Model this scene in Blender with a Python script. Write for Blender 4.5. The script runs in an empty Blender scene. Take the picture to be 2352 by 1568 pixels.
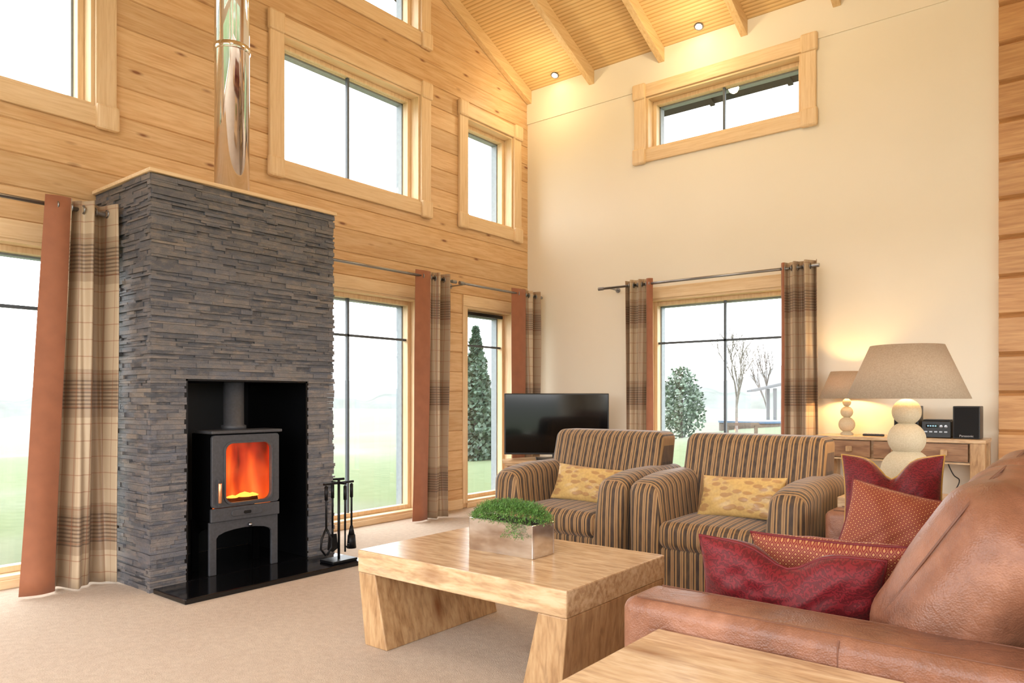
import bpy, bmesh, math, random
from mathutils import Vector, Matrix
random.seed(7)
S=bpy.context.scene; COL=S.collection
PI=math.pi; R=math.radians
try: S.view_settings.view_transform='Standard'
except Exception as e: print(e)

# ------------------------------------------------------------ helpers
def lin(c):
    return tuple(((x/255)/12.92 if x/255<=.04045 else ((x/255+.055)/1.055)**2.4) for x in c)+(1,)
class NT:
    def __init__(s,name):
        s.m=bpy.data.materials.new(name); s.m.use_nodes=True
        s.n=s.m.node_tree.nodes; s.l=s.m.node_tree.links; s.b=s.n['Principled BSDF']
    def node(s,t,**kw):
        nd=s.n.new(t)
        for k,v in kw.items(): setattr(nd,k,v)
        return nd
    def put(s,inp,v):
        if v is None: return
        if isinstance(v,bpy.types.NodeSocket): s.l.new(v,inp)
        else: inp.default_value=v
    def math(s,op,a,b=None,c=None):
        nd=s.node('ShaderNodeMath',operation=op)
        for i,v in enumerate((a,b,c)): s.put(nd.inputs[i],v)
        return nd.outputs[0]
    def ramp(s,fac,stops,interp='LINEAR'):
        nd=s.node('ShaderNodeValToRGB'); r=nd.color_ramp; r.interpolation=interp
        while len(r.elements)<len(stops): r.elements.new(.5)
        for e,(p,c) in zip(r.elements,stops):
            e.position=p; e.color=c if len(c)==4 else tuple(c)+(1,)
        s.l.new(fac,nd.inputs[0]); return nd.outputs[0]
    def mix(s,fac,a,b,blend='MIX'):
        nd=s.node('ShaderNodeMix',data_type='RGBA',blend_type=blend)
        s.put(nd.inputs[0],fac); s.put(nd.inputs[6],a); s.put(nd.inputs[7],b)
        return nd.outputs[2]
    def co(s,k='Object'):
        return s.node('ShaderNodeTexCoord').outputs[k]
    def sep(s,v):
        nd=s.node('ShaderNodeSeparateXYZ'); s.l.new(v,nd.inputs[0]); return nd.outputs
    def mp(s,v,scale=(1,1,1),loc=(0,0,0),rot=(0,0,0)):
        nd=s.node('ShaderNodeMapping'); s.l.new(v,nd.inputs[0])
        nd.inputs['Scale'].default_value=scale; nd.inputs['Location'].default_value=loc; nd.inputs['Rotation'].default_value=rot
        return nd.outputs[0]
    def noise(s,v,scale=5,detail=4,rough=.5,dist=0):
        nd=s.node('ShaderNodeTexNoise'); s.l.new(v,nd.inputs['Vector'])
        nd.inputs['Scale'].default_value=scale; nd.inputs['Detail'].default_value=detail
        nd.inputs['Roughness'].default_value=rough; nd.inputs['Distortion'].default_value=dist
        return nd.outputs[0]
    def bump(s,h,st=.3,d=.01):
        nd=s.node('ShaderNodeBump'); nd.inputs['Strength'].default_value=st; nd.inputs['Distance'].default_value=d
        s.l.new(h,nd.inputs['Height']); s.l.new(nd.outputs[0],s.b.inputs['Normal'])
    def set(s,**kw):
        for k,v in kw.items():
            s.put(s.b.inputs[{'col':'Base Color','rough':'Roughness','metal':'Metallic','spec':'Specular IOR Level','sheen':'Sheen Weight','emc':'Emission Color','ems':'Emission Strength','coat':'Coat Weight','trans':'Transmission Weight'}[k]],v)
        return s

def plain(name,c,rough=.5,metal=0,nz=.08,ns=30,**kw):
    t=NT(name); c=lin(c); o=t.co()
    f=t.noise(o,ns,3)
    col=t.ramp(f,[(.3,tuple(x*(1-nz) for x in c[:3])),(.7,tuple(min(1,x*(1+nz)) for x in c[:3]))])
    t.set(col=col,rough=rough,metal=metal,**kw); return t.m

def wood(name,axis,c1,c2,c3,course=0,knots=True,rough=.5,across=9,along=.7,kn=(1.5,5.5),coursevar=.16,bumpst=.15,knotcol=(128,78,42),kr=(.04,.075,.13),fine=.5):
    t=NT(name); o=t.co(); sc=[across]*3; sc[axis]=along
    vec=t.mp(o,tuple(sc)); wn=None
    if course:
        sp=t.sep(o); fl=t.math('FLOOR',t.math('DIVIDE',sp[2],course))
        wn=t.node('ShaderNodeTexWhiteNoise',noise_dimensions='1D'); t.l.new(fl,wn.inputs['W'])
        va=t.node('ShaderNodeVectorMath',operation='ADD'); t.l.new(vec,va.inputs[0])
        vs=t.node('ShaderNodeVectorMath',operation='SCALE'); t.l.new(wn.outputs['Color'],vs.inputs[0]); vs.inputs['Scale'].default_value=20
        t.l.new(vs.outputs[0],va.inputs[1]); vec=va.outputs[0]
    n1=t.noise(vec,1.6,6,.6,1.2)
    col=t.ramp(n1,[(.28,lin(c3)),(.45,lin(c2)),(.65,lin(c1))])
    n2=t.noise(vec,7,3,.6,.4)
    col=t.mix(fine,col,t.ramp(n2,[(.34,lin(c3)),(.5,lin(c2)),(.64,lin(c1))]))
    if course:
        v=t.math('MULTIPLY_ADD',wn.outputs['Value'],coursevar,1-coursevar*.75)
        cb=t.node('ShaderNodeCombineColor')
        for i in range(3): t.l.new(v,cb.inputs[i])
        col=t.mix(1.0,col,cb.outputs[0],'MULTIPLY')
    if knots:
        sk=[kn[1]]*3; sk[axis]=kn[0]
        nd=t.node('ShaderNodeTexVoronoi'); nd.inputs['Scale'].default_value=1.0
        kv=t.mp(o,tuple(sk),(.37,.71,.13)); t.l.new(kv,nd.inputs['Vector'])
        k=t.ramp(nd.outputs['Distance'],[(kr[0],(1,1,1)),(kr[1],(.45,.45,.45)),(kr[2],(0,0,0))])
        col=t.mix(k,col,lin(knotcol))
    t.set(col=col,rough=rough); t.bump(n2,bumpst,.004); return t.m

class MB:
    def __init__(s): s.v=[]; s.f=[]; s.uv=[]; s.c=[]
    def add(s,vs,fs,uv=None,c=None):
        o=len(s.v); s.v+=[tuple(v) for v in vs]; s.f+=[tuple(i+o for i in f) for f in fs]
        if uv: s.uv+=uv
        if c is not None: s.c+=[c]*len(vs)
    def box(s,x0,x1,y0,y1,z0,z1,c=None):
        s.add([(x0,y0,z0),(x1,y0,z0),(x1,y1,z0),(x0,y1,z0),(x0,y0,z1),(x1,y0,z1),(x1,y1,z1),(x0,y1,z1)],
              [(0,3,2,1),(4,5,6,7),(0,1,5,4),(1,2,6,5),(2,3,7,6),(3,0,4,7)],c=c)
    def hexa(s,b,t):
        s.add(list(b)+list(t),[(0,3,2,1),(4,5,6,7),(0,1,5,4),(1,2,6,5),(2,3,7,6),(3,0,4,7)])
    def tube(s,pts,r,seg=10,closed=False):
        pts=[Vector(p) for p in pts]; n=len(pts); rs=r if isinstance(r,(list,tuple)) else [r]*n
        vs=[]; fs=[]; up=None
        for i,p in enumerate(pts):
            a=pts[(i-1)%n] if (closed or i>0) else p; b=pts[(i+1)%n] if (closed or i<n-1) else p
            d=(b-a).normalized()
            if up is None: up=Vector((0,0,1)) if abs(d.z)<.9 else Vector((1,0,0))
            u=(up-d*up.dot(d))
            if u.length<1e-4: u=d.orthogonal()
            u.normalize(); w=d.cross(u); up=u
            for k in range(seg):
                q=2*PI*k/seg; vs.append(p+(u*math.cos(q)+w*math.sin(q))*rs[i])
        for i in range(n if closed else n-1):
            j=(i+1)%n
            for k in range(seg):
                l=(k+1)%seg; fs.append((i*seg+k,i*seg+l,j*seg+l,j*seg+k))
        if not closed:
            fs.append(tuple(range(seg))[::-1]); fs.append(tuple((n-1)*seg+k for k in range(seg)))
        s.add(vs,fs)
    def lathe(s,prof,c=(0,0,0),seg=32,axis='z'):
        vs=[];fs=[];n=len(prof)
        for (r,z) in prof:
            for k in range(seg):
                q=2*PI*k/seg; a,b=r*math.cos(q),r*math.sin(q)
                p={'z':(a,b,z),'x':(z,a,b),'y':(a,z,b)}[axis]
                vs.append((p[0]+c[0],p[1]+c[1],p[2]+c[2]))
        for i in range(n-1):
            for k in range(seg):
                l=(k+1)%seg; fs.append((i*seg+k,i*seg+l,(i+1)*seg+l,(i+1)*seg+k))
        if prof[0][0]>1e-4: fs.append(tuple(range(seg))[::-1])
        if prof[-1][0]>1e-4: fs.append(tuple((n-1)*seg+k for k in range(seg)))
        s.add(vs,fs)
    def open_lathe(s,prof,c,seg=40):
        vs=[];fs=[]
        for (r,z) in prof:
            for k in range(seg):
                q=2*PI*k/seg; vs.append((c[0]+r*math.cos(q),c[1]+r*math.sin(q),c[2]+z))
        for i in range(len(prof)-1):
            for k in range(seg):
                l=(k+1)%seg; fs.append((i*seg+k,i*seg+l,(i+1)*seg+l,(i+1)*seg+k))
        s.add(vs,fs)
    def prism(s,poly,a0,a1,axis='x'):
        def P(p,a): return {'x':(a,p[0],p[1]),'y':(p[0],a,p[1]),'z':(p[0],p[1],a)}[axis]
        n=len(poly); vs=[P(p,a0) for p in poly]+[P(p,a1) for p in poly]
        fs=[tuple(range(n)),tuple(range(2*n-1,n-1,-1))]+[(i,(i+1)%n,(i+1)%n+n,i+n) for i in range(n)]
        s.add(vs,fs)
    def ring(s,outer,inner,a0,a1,axis='x'):
        def P(p,a): return {'x':(a,p[0],p[1]),'y':(p[0],a,p[1]),'z':(p[0],p[1],a)}[axis]
        n=len(outer); vs=[P(p,a0) for p in outer]+[P(p,a0) for p in inner]+[P(p,a1) for p in outer]+[P(p,a1) for p in inner]
        fs=[]
        for i in range(n):
            j=(i+1)%n
            fs+=[(i,j,n+j,n+i),(2*n+i,2*n+j,3*n+j,3*n+i),(i,j,2*n+j,2*n+i),(n+i,n+j,3*n+j,3*n+i)]
        s.add(vs,fs)
    def rbox(s,c,size,r,puff=(0,0,0),n=8,fn=None):
        h=[x/2 for x in size]; r=min(r,min(h)*.98); cl=[]
        for k in range(3):
            e=[r*math.tan(R(a)) for a in (45,36,27,18,9,0)]
            L=[h[k]-r+q for q in e]; inn=[(h[k]-r)*(1-2*i/n) for i in range(1,n)]
            cl.append(L+inn+[-q for q in L[::-1]])
        for k in range(3):
            a,b=[i for i in range(3) if i!=k]
            for sg in (-1,1):
                vs=[];A=cl[a];B=cl[b]
                for p in A:
                    for q in B:
                        v=[0,0,0]; v[k]=sg*h[k]; v[a]=p; v[b]=q
                        i_=[max(-(h[j]-r),min(h[j]-r,v[j])) for j in range(3)]
                        d=Vector([v[j]-i_[j] for j in range(3)])
                        if d.length>0: d=d.normalized()*r
                        w=[i_[j]+d[j] for j in range(3)]
                        w[k]+=sg*puff[k]*(1-(p/h[a])**2)*(1-(q/h[b])**2)
                        w=Vector(w)
                        if fn: w=Vector(fn(w))
                        vs.append((w[0]+c[0],w[1]+c[1],w[2]+c[2]))
                m=len(B); fs=[(i*m+j,i*m+j+1,(i+1)*m+j+1,(i+1)*m+j) for i in range(len(A)-1) for j in range(m-1)]
                s.add(vs,fs)
    def build(s,name,mat,parent=None,smooth=False,bevel=0,merge=False,world=True,solid=0,bseg=2,subs=0):
        me=bpy.data.meshes.new(name)
        off=Vector((0,0,0))
        if parent is not None and world:
            p=parent; 
            while p is not None: off+=p.location; p=p.parent
        me.from_pydata([tuple(Vector(v)-off) for v in s.v],[],s.f)
        if s.uv:
            ul=me.uv_layers.new(name='UVMap')
            for lp in me.loops: ul.data[lp.index].uv=s.uv[lp.vertex_index]
        if s.c:
            ca=me.color_attributes.new('rnd','FLOAT_COLOR','POINT')
            for i,c in enumerate(s.c): ca.data[i].color=(c,c,c,1)
        bm=bmesh.new(); bm.from_mesh(me)
        if merge: bmesh.ops.remove_doubles(bm,verts=bm.verts,dist=1e-5)
        if not s.uv or merge: bmesh.ops.recalc_face_normals(bm,faces=bm.faces)
        bm.to_mesh(me); bm.free()
        if smooth:
            for p in me.polygons: p.use_smooth=(len(p.vertices)<=4)
        me.materials.append(mat)
        o=bpy.data.objects.new(name,me); COL.objects.link(o)
        if parent is not None: o.parent=parent
        if solid:
            m=o.modifiers.new('s','SOLIDIFY'); m.thickness=solid; m.offset=0
        if bevel:
            m=o.modifiers.new('b','BEVEL'); m.width=bevel; m.segments=bseg; m.limit_method='ANGLE'; m.angle_limit=R(40)
        if subs:
            m=o.modifiers.new('u','SUBSURF'); m.levels=subs; m.render_levels=subs
        return o

def tag(o,label,cat,group=None):
    o['label']=label; o['category']=cat
    if group: o['group']=group
    return o
def root(name,label,cat,loc,rot=0,group=None):
    o=bpy.data.objects.new(name,None); COL.objects.link(o); o.location=loc; o.rotation_euler=(0,0,rot)
    o.empty_display_size=.1
    return tag(o,label,cat,group)
def struct(o): o['kind']='structure'; return o
def sroot(name,loc):
    o=bpy.data.objects.new(name,None); COL.objects.link(o); o.location=loc; return struct(o)
def dup(o,loc,label,rot=None):
    r=o.copy(); COL.objects.link(r); r.location=loc; r['label']=label
    if rot is not None: r.rotation_euler=rot
    for ch in list(o.children):
        c=ch.copy(); COL.objects.link(c); c.parent=r
        for g in list(ch.children):
            d=g.copy(); COL.objects.link(d); d.parent=c
    return r

# ------------------------------------------------------------ materials
CR=.195
PINE=dict(c1=(230,196,152),c2=(218,178,130),c3=(197,150,102))
KN=dict(kn=(2.6,8.5),kr=(.055,.09,.15),knotcol=(136,86,52))
m_log=wood('pine_log_wall',1,course=CR,rough=.42,across=9,along=.6,**KN,**PINE)
m_logx=wood('pine_log_side_wall',0,course=.285,rough=.45,across=7,along=.5,kn=(2.2,6.5),c1=(214,168,116),c2=(197,147,96),c3=(166,114,70))
TR=dict(c1=(238,211,173),c2=(230,199,156),c3=(215,180,134))
m_tv=wood('pine_trim_upright',2,knots=False,across=9,along=.6,**TR)
m_ty=wood('pine_trim_along_gable',1,knots=False,across=9,along=.6,**TR)
m_tx=wood('pine_trim_along_eave',0,knots=False,across=9,along=.6,**TR)
m_rafter=wood('rafter_pine',1,knots=False,c1=(230,200,155),c2=(220,187,138),c3=(203,162,112),across=9,along=.6)
MG=dict(c1=(224,196,160),c2=(202,168,128),c3=(152,114,80))
m_mango_x=wood('mango_wood_long',0,knots=True,rough=.22,across=7,along=1.3,kn=(1.0,2.6),**MG)
m_mango_z=wood('mango_wood_upright',2,knots=True,rough=.4,across=7,along=1.3,kn=(1.0,2.6),c1=(200,166,124),c2=(178,140,98),c3=(128,90,58))
m_mango_dark=wood('mango_drawer_front',0,knots=True,rough=.4,across=6,along=.9,kn=(1.5,3),c1=(168,130,94),c2=(144,104,72),c3=(104,70,46))
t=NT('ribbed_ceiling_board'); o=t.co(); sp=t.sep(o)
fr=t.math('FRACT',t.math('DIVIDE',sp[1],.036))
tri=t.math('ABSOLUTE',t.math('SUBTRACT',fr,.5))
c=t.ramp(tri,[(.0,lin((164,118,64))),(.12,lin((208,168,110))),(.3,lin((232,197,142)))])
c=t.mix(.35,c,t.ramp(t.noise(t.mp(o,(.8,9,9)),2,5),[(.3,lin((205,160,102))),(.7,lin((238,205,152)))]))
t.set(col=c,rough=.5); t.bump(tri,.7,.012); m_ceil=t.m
t=NT('cream_plaster'); o=t.co(); n=t.noise(o,1.2,3); 
t.set(col=t.ramp(n,[(.3,lin((236,226,207))),(.7,lin((239,229,211)))]),rough=.85); t.bump(t.noise(o,180,3),.05,.002); m_plaster=t.m
t=NT('beige_fine_carpet'); o=t.co(); sp=t.sep(o)
n1=t.noise(t.mp(o,(240,150,150)),1,3,.7); n2=t.noise(o,2.2,3); n3=t.noise(o,28,3,.6)
c=t.ramp(n1,[(.3,lin((170,148,128))),(.7,lin((218,200,180)))])
c=t.mix(.35,c,t.ramp(n2,[(.35,lin((190,169,148))),(.65,lin((208,190,168)))]))
c=t.mix(.25,c,t.ramp(n3,[(.35,lin((172,150,130))),(.65,lin((218,200,180)))]))
t.set(col=c,rough=.95,spec=.1,sheen=.1); t.bump(t.math('ADD',n1,t.math('MULTIPLY',n3,.6)),.6,.006); m_carpet=t.m
t=NT('split_face_slate'); o=t.co(); at=t.node('ShaderNodeAttribute',attribute_name='rnd')
c=t.ramp(at.outputs['Fac'],[(0,lin((66,68,74))),(.3,lin((88,88,93))),(.55,lin((110,105,103))),(.8,lin((94,96,104))),(1,lin((128,118,110)))])
n=t.noise(t.mp(o,(14,14,40)),1,6,.65); n3=t.noise(o,3,3)
c=t.mix(t.ramp(n,[(.46,(0,0,0)),(.72,(.65,.65,.65))]),c,lin((150,134,120)))
c=t.mix(t.ramp(n3,[(.4,(0,0,0)),(.65,(.35,.35,.35))]),c,lin((84,88,100)))
t.set(col=c,rough=.42,spec=.55); t.bump(t.noise(o,55,6,.7),.7,.009); m_slate=t.m
m_granite=plain('black_polished_granite',(14,14,16),.12,nz=.6,ns=250)
m_black=plain('niche_black_panel',(8,8,10),.35,nz=.2,spec=.3)
t=NT('cast_iron_grey'); o=t.co(); t.set(col=t.ramp(t.noise(o,60,3),[(.3,lin((64,64,67))),(.7,lin((74,74,78)))]),rough=.5,metal=.2); t.bump(t.noise(o,400,2),.1,.001); m_iron=t.m
m_ironb=plain('shaded_iron_side',(5,5,6),.95,nz=.2,spec=.03)  # near-black so the shade on the stove sides is in the colour
m_wrought=plain('black_wrought_iron',(18,18,20),.45,metal=.5)
m_chrome=plain('polished_steel_flue',(225,222,218),.05,metal=1,nz=.03)
m_steel=plain('brushed_steel_pole',(150,150,152),.3,metal=1,nz=.05)
m_barDark=plain('grey_glazing_bar',(80,88,96),.5)
m_frameBlue=plain('pale_grey_outer_frame',(136,148,155),.5)
m_rust=plain('rust_faux_suede',(152,94,64),.7,nz=.08,ns=12,sheen=.15)
m_rubber=plain('black_plastic',(20,20,22),.35,nz=.1)
m_grille=plain('speaker_cloth_black',(16,16,18),.9,ns=300,nz=.5)
m_screen=plain('glossy_black_screen',(4,4,5),.08,nz=.1)
m_darkfoot=plain('dark_stained_wood',(48,30,20),.4)
m_tag=plain('light_grey_print',(190,190,190),.5)
m_soil=plain('dark_soil',(50,38,28),.9,nz=.4)
m_bark=plain('grey_bark',(96,92,90),.9,nz=.2)
m_birch=plain('pale_birch_bark',(118,112,106),.8,nz=.2)
m_leaf=plain('shrub_leaf',(82,98,82),.5,nz=.5,ns=9)
m_con=plain('conifer_needle',(64,84,68),.6,nz=.4,ns=6)
m_plant=plain('thyme_green',(98,142,66),.5,nz=.45,ns=60)
m_roof=plain('dark_soffit_board',(40,42,40),.8,nz=.2)
m_post=plain('weathered_timber',(92,80,70),.8,nz=.2)
m_pergola=plain('grey_painted_timber',(98,100,104),.7,nz=.1)
t=NT('window_glass'); t.n.remove(t.b)
tr=t.node('ShaderNodeBsdfTransparent'); tr.inputs[0].default_value=(.98,.985,.985,1)
gl=t.node('ShaderNodeBsdfGlossy'); gl.inputs['Roughness'].default_value=.02
mx=t.node('ShaderNodeMixShader'); mx.inputs[0].default_value=.05
t.l.new(tr.outputs[0],mx.inputs[1]); t.l.new(gl.outputs[0],mx.inputs[2])
t.l.new(mx.outputs[0],t.n['Material Output'].inputs[0]); m_glass=t.m
t=NT('plaid_curtain_fabric'); uv=t.co('UV'); sp=t.sep(uv); u,v=sp[0],sp[1]
def lines(x,per,w,ph=0): return t.math('LESS_THAN',t.math('FRACT',t.math('DIVIDE',t.math('ADD',x,ph),per)),w)
base=t.mix(t.math('MULTIPLY',lines(u,.26,.5,.03),.5),lin((184,162,134)),lin((122,94,68)))
m_=t.math('MULTIPLY',t.math('FRACT',t.math('DIVIDE',t.math('ADD',v,-.20+.79),.79)),.79)
wide=t.math('LESS_THAN',m_,.28)
base=t.mix(t.math('MULTIPLY',wide,.38),base,lin((108,78,54)))
m2=t.math('SUBTRACT',m_,.05); inb=t.math('MULTIPLY',t.math('GREATER_THAN',m2,0),t.math('LESS_THAN',m2,.18))
fine=t.math('LESS_THAN',t.math('FRACT',t.math('DIVIDE',m2,.0225)),.45)
c=t.mix(t.math('MULTIPLY',inb,t.math('MULTIPLY_ADD',fine,.5,.12)),base,lin((70,44,30)))
c=t.mix(t.math('MULTIPLY',lines(v,.098,.05,.03),.6),c,lin((132,76,46)))
c=t.mix(t.math('MULTIPLY',lines(u,.087,.05),.6),c,lin((132,76,46)))
t.set(col=c,rough=.5,sheen=.1); m_plaid=t.m
def stripes(name,arm):
    t=NT(name); o=t.co(); sp=t.sep(o); x=sp[0]
    if arm:
        nn=t.sep(t.co('Normal')); f=t.math('GREATER_THAN',t.math('ABSOLUTE',nn[1]),.62)
        x=t.math('ADD',t.math('MULTIPLY',f,sp[0]),t.math('MULTIPLY',t.math('SUBTRACT',1.0,f),sp[1]))
    fr=t.math('FRACT',t.math('DIVIDE',t.math('ADD',x,5.0),.056))
    D=lin((44,29,22)); A=lin((168,128,78)); B=lin((140,104,68)); L=lin((198,160,106)); K=lin((84,58,40))
    c=t.ramp(fr,[(0,D),(.22,K),(.28,L),(.33,B),(.52,L),(.57,K),(.62,D),(.74,A),(.88,K),(.92,D)],'CONSTANT')
    n=t.noise(t.mp(o,(60,60,12)),1,3)
    c=t.mix(.16,c,t.ramp(n,[(.3,lin((60,42,30))),(.7,lin((190,155,108)))]))
    t.set(col=c,rough=.65,sheen=.2); t.bump(t.noise(o,300,2),.2,.002); return t.m
m_st=stripes('striped_chenille',False); m_sta=stripes('striped_chenille_arm',True)
t=NT('tan_leather'); o=t.co(); n=t.noise(o,4.5,6,.65); n2=t.noise(o,60,4,.7)
c=t.ramp(n,[(.3,lin((104,66,48))),(.5,lin((132,86,63))),(.72,lin((168,118,92)))])
t.set(col=c,rough=t.ramp(n,[(.3,(.32,.32,.32)),(.7,(.46,.46,.46))]),spec=.5)
vn=t.node('ShaderNodeTexVoronoi'); t.l.new(o,vn.inputs['Vector']); vn.inputs['Scale'].default_value=220
cre=t.math('ABSOLUTE',t.math('SUBTRACT',t.noise(t.mp(o,(1,1,1)),5,3,.5,1.5),.5))
cre=t.math('MINIMUM',t.math('MULTIPLY',cre,14),1.0)
t.bump(t.math('ADD',t.math('MULTIPLY',vn.outputs['Distance'],.3),t.math('ADD',t.math('MULTIPLY',t.noise(o,7,4),2.2),t.math('MULTIPLY',cre,.35))),.3,.010); m_leather=t.m
m_seam=plain('leather_seam',(112,72,54),.5)
def damask(name,c1,c2,sc=10):
    t=NT(name); o=t.co(); v=t.mp(o,(1,.4,1))
    wv=t.node('ShaderNodeTexWave',wave_type='RINGS'); t.l.new(v,wv.inputs['Vector'])
    wv.inputs['Scale'].default_value=sc; wv.inputs['Distortion'].default_value=12; wv.inputs['Detail'].default_value=2; wv.inputs['Detail Scale'].default_value=3
    f=t.ramp(wv.outputs['Fac'],[(.42,(0,0,0)),(.58,(1,1,1))])
    t.set(col=t.mix(f,lin(c1),lin(c2)),rough=.55,sheen=.1,spec=.35); t.bump(f,.3,.004); return t.m
m_dam=damask('crimson_damask_velvet',(90,8,16),(118,18,27),22)
def lattice(name):
    t=NT(name); o=t.co(); sp=t.sep(o); P=.018
    a=t.math('FRACT',t.math('DIVIDE',t.math('ADD',t.math('ADD',sp[0],sp[2]),5),P)); b=t.math('FRACT',t.math('DIVIDE',t.math('ADD',t.math('SUBTRACT',sp[0],sp[2]),5),P))
    l=t.math('MAXIMUM',t.math('LESS_THAN',a,.2),t.math('LESS_THAN',b,.2))
    d=t.math('MULTIPLY',t.math('COMPARE',a,.6,.2),t.math('COMPARE',b,.6,.2))
    f=t.math('MAXIMUM',t.math('MULTIPLY',l,.3),t.math('MULTIPLY',d,.9))
    t.set(col=t.mix(f,lin((128,28,26)),lin((196,146,92))),rough=.65,sheen=.1); t.bump(f,.3,.003); return t.m
m_lat=lattice('red_gold_lattice')
t=NT('gold_leaf_fabric'); o=t.co(); vn=t.node('ShaderNodeTexVoronoi'); t.l.new(t.mp(o,(14,14,32),(0,0,0),(0,R(35),0)),vn.inputs['Vector']); vn.inputs['Scale'].default_value=1
f=t.ramp(vn.outputs['Distance'],[(.36,(1,1,1)),(.46,(0,0,0))])
f2=t.ramp(t.noise(t.mp(o,(60,60,60)),1,2),[(.4,(0,0,0)),(.6,(1,1,1))])
cc=t.mix(f,lin((206,172,108)),lin((176,136,88)))
t.set(col=t.mix(t.math('MULTIPLY',f2,.25),cc,lin((160,120,72))),rough=.36,sheen=.1); t.bump(f,.35,.004); m_gold=t.m
m_goldplain=plain('mustard_velvet',(180,136,50),.6,sheen=.2)
m_redpipe=plain('crimson_piping',(106,12,20),.6)
t=NT('linen_shade'); o=t.co(); n=t.noise(o,160,2)
t.set(col=t.ramp(n,[(.3,lin((172,152,128))),(.7,lin((190,170,145)))]),rough=.9)
tl=t.node('ShaderNodeBsdfTranslucent'); tl.inputs[0].default_value=lin((190,150,100)); mx=t.node('ShaderNodeMixShader'); mx.inputs[0].default_value=.14
t.l.new(t.b.outputs[0],mx.inputs[1]); t.l.new(tl.outputs[0],mx.inputs[2]); t.l.new(mx.outputs[0],t.n['Material Output'].inputs[0]); m_shade=t.m
t=NT('sand_textured_ball'); o=t.co(); n=t.noise(o,140,3,.7); t.set(col=t.ramp(n,[(.3,lin((188,174,144))),(.7,lin((206,194,166)))]),rough=.9); t.bump(n,.2,.002); m_ball=t.m
def emis(name,c,s):
    t=NT(name); t.set(col=lin(c),emc=lin(c),ems=s); return t.m
m_bulb=emis('warm_bulb',(255,214,150),150)
m_bulb2=emis('warm_small_bulb',(255,206,130),430)
m_spot=emis('halogen_spot',(255,240,215),40)
m_disp=emis('radio_display',(150,200,230),.6)
t=NT('glowing_fire'); o=t.co(); sp=t.sep(o)
n=t.noise(t.mp(o,(9,9,2.4)),1,1.5,.45,.6)
h=t.math('SUBTRACT',1.0,t.math('DIVIDE',t.math('SUBTRACT',sp[2],.39),.46))
sd=t.math('ABSOLUTE',sp[1])
f=t.math('SUBTRACT',t.math('ADD',t.math('MULTIPLY',h,.55),t.math('MULTIPLY',t.math('SUBTRACT',n,.42),1.4)),t.math('MULTIPLY',sd,1.0))
t.set(col=(0,0,0,1),emc=t.ramp(f,[(.0,lin((104,14,3))),(.16,lin((190,40,8))),(.36,lin((240,80,22))),(.6,lin((255,126,48))),(.85,lin((255,196,110)))]),ems=1.1); m_fire=t.m
m_ember=emis('bright_flame',(255,186,80),2.2)
t=NT('stove_glass'); t.n.remove(t.b)
tr=t.node('ShaderNodeBsdfTransparent'); tr.inputs[0].default_value=(.97,.86,.8,1)
gl=t.node('ShaderNodeBsdfGlossy'); gl.inputs['Roughness'].default_value=.05
mx=t.node('ShaderNodeMixShader'); mx.inputs[0].default_value=.03
t.l.new(tr.outputs[0],mx.inputs[1]); t.l.new(gl.outputs[0],mx.inputs[2]); t.l.new(mx.outputs[0],t.n['Material Output'].inputs[0]); m_sglass=t.m
t=NT('mottled_silver_planter'); o=t.co(); n=t.noise(t.mp(o,(5,5,14)),1,5,.6)
t.set(col=t.ramp(n,[(.3,lin((166,146,130))),(.5,lin((206,196,186))),(.7,lin((230,227,222)))]),metal=.8,rough=.18); m_planter=t.m
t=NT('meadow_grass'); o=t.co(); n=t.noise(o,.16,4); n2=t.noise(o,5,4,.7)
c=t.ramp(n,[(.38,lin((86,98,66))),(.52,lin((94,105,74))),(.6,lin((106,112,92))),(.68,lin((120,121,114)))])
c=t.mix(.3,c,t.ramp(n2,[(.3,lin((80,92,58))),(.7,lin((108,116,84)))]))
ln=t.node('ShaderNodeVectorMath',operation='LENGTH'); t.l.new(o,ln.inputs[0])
hz=t.ramp(t.math('DIVIDE',ln.outputs['Value'],90),[(.10,(0,0,0)),(.32,(.55,.55,.55)),(.85,(.9,.9,.9))])  # aerial haze painted into the grass colour, paler with distance
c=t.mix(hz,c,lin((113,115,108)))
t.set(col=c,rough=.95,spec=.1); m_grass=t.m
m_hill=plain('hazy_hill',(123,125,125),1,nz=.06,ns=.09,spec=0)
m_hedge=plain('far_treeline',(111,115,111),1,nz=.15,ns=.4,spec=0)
m_water=plain('hot_tub_blue_cover',(70,92,116),.5)

# ------------------------------------------------------------ room
XA=-4.90; YB=6.44; XR=3.0; YK=-1.22; RY=2.61; SL=.426; ZE=4.51
def zc(y): return ZE+(YB-abs(y-RY)-RY)*SL
floor_=MB(); floor_.box(XA-.02,XR,YK,YB+.02,-.1,0); struct(floor_.build('floor',m_carpet))
UPZ=(2.94,3.94); LOZ=(.05,2.03)
A_open=[(.47,1.93,*UPZ),(3.29,4.77,*UPZ),(5.42,6.17,*UPZ),(.47,1.93,*LOZ),(3.29,4.77,*LOZ),(5.42,6.17,*LOZ),(3.29,4.77,4.53,5.02),(.47,1.93,4.53,5.02)]
B_open=[(-3.41,-1.92,.05,2.08),(-3.42,-1.93,3.56,4.08)]
def spans(z0,z1,lo,hi,ops):
    zm=(z0+z1)/2; cut=sorted([(a,b) for a,b,c,d in ops if c<zm<d]); out=[]; p=lo
    for a,b in cut:
        if a>p: out.append((p,a))
        p=max(p,b)
    if p<hi: out.append((p,hi))
    return out
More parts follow.
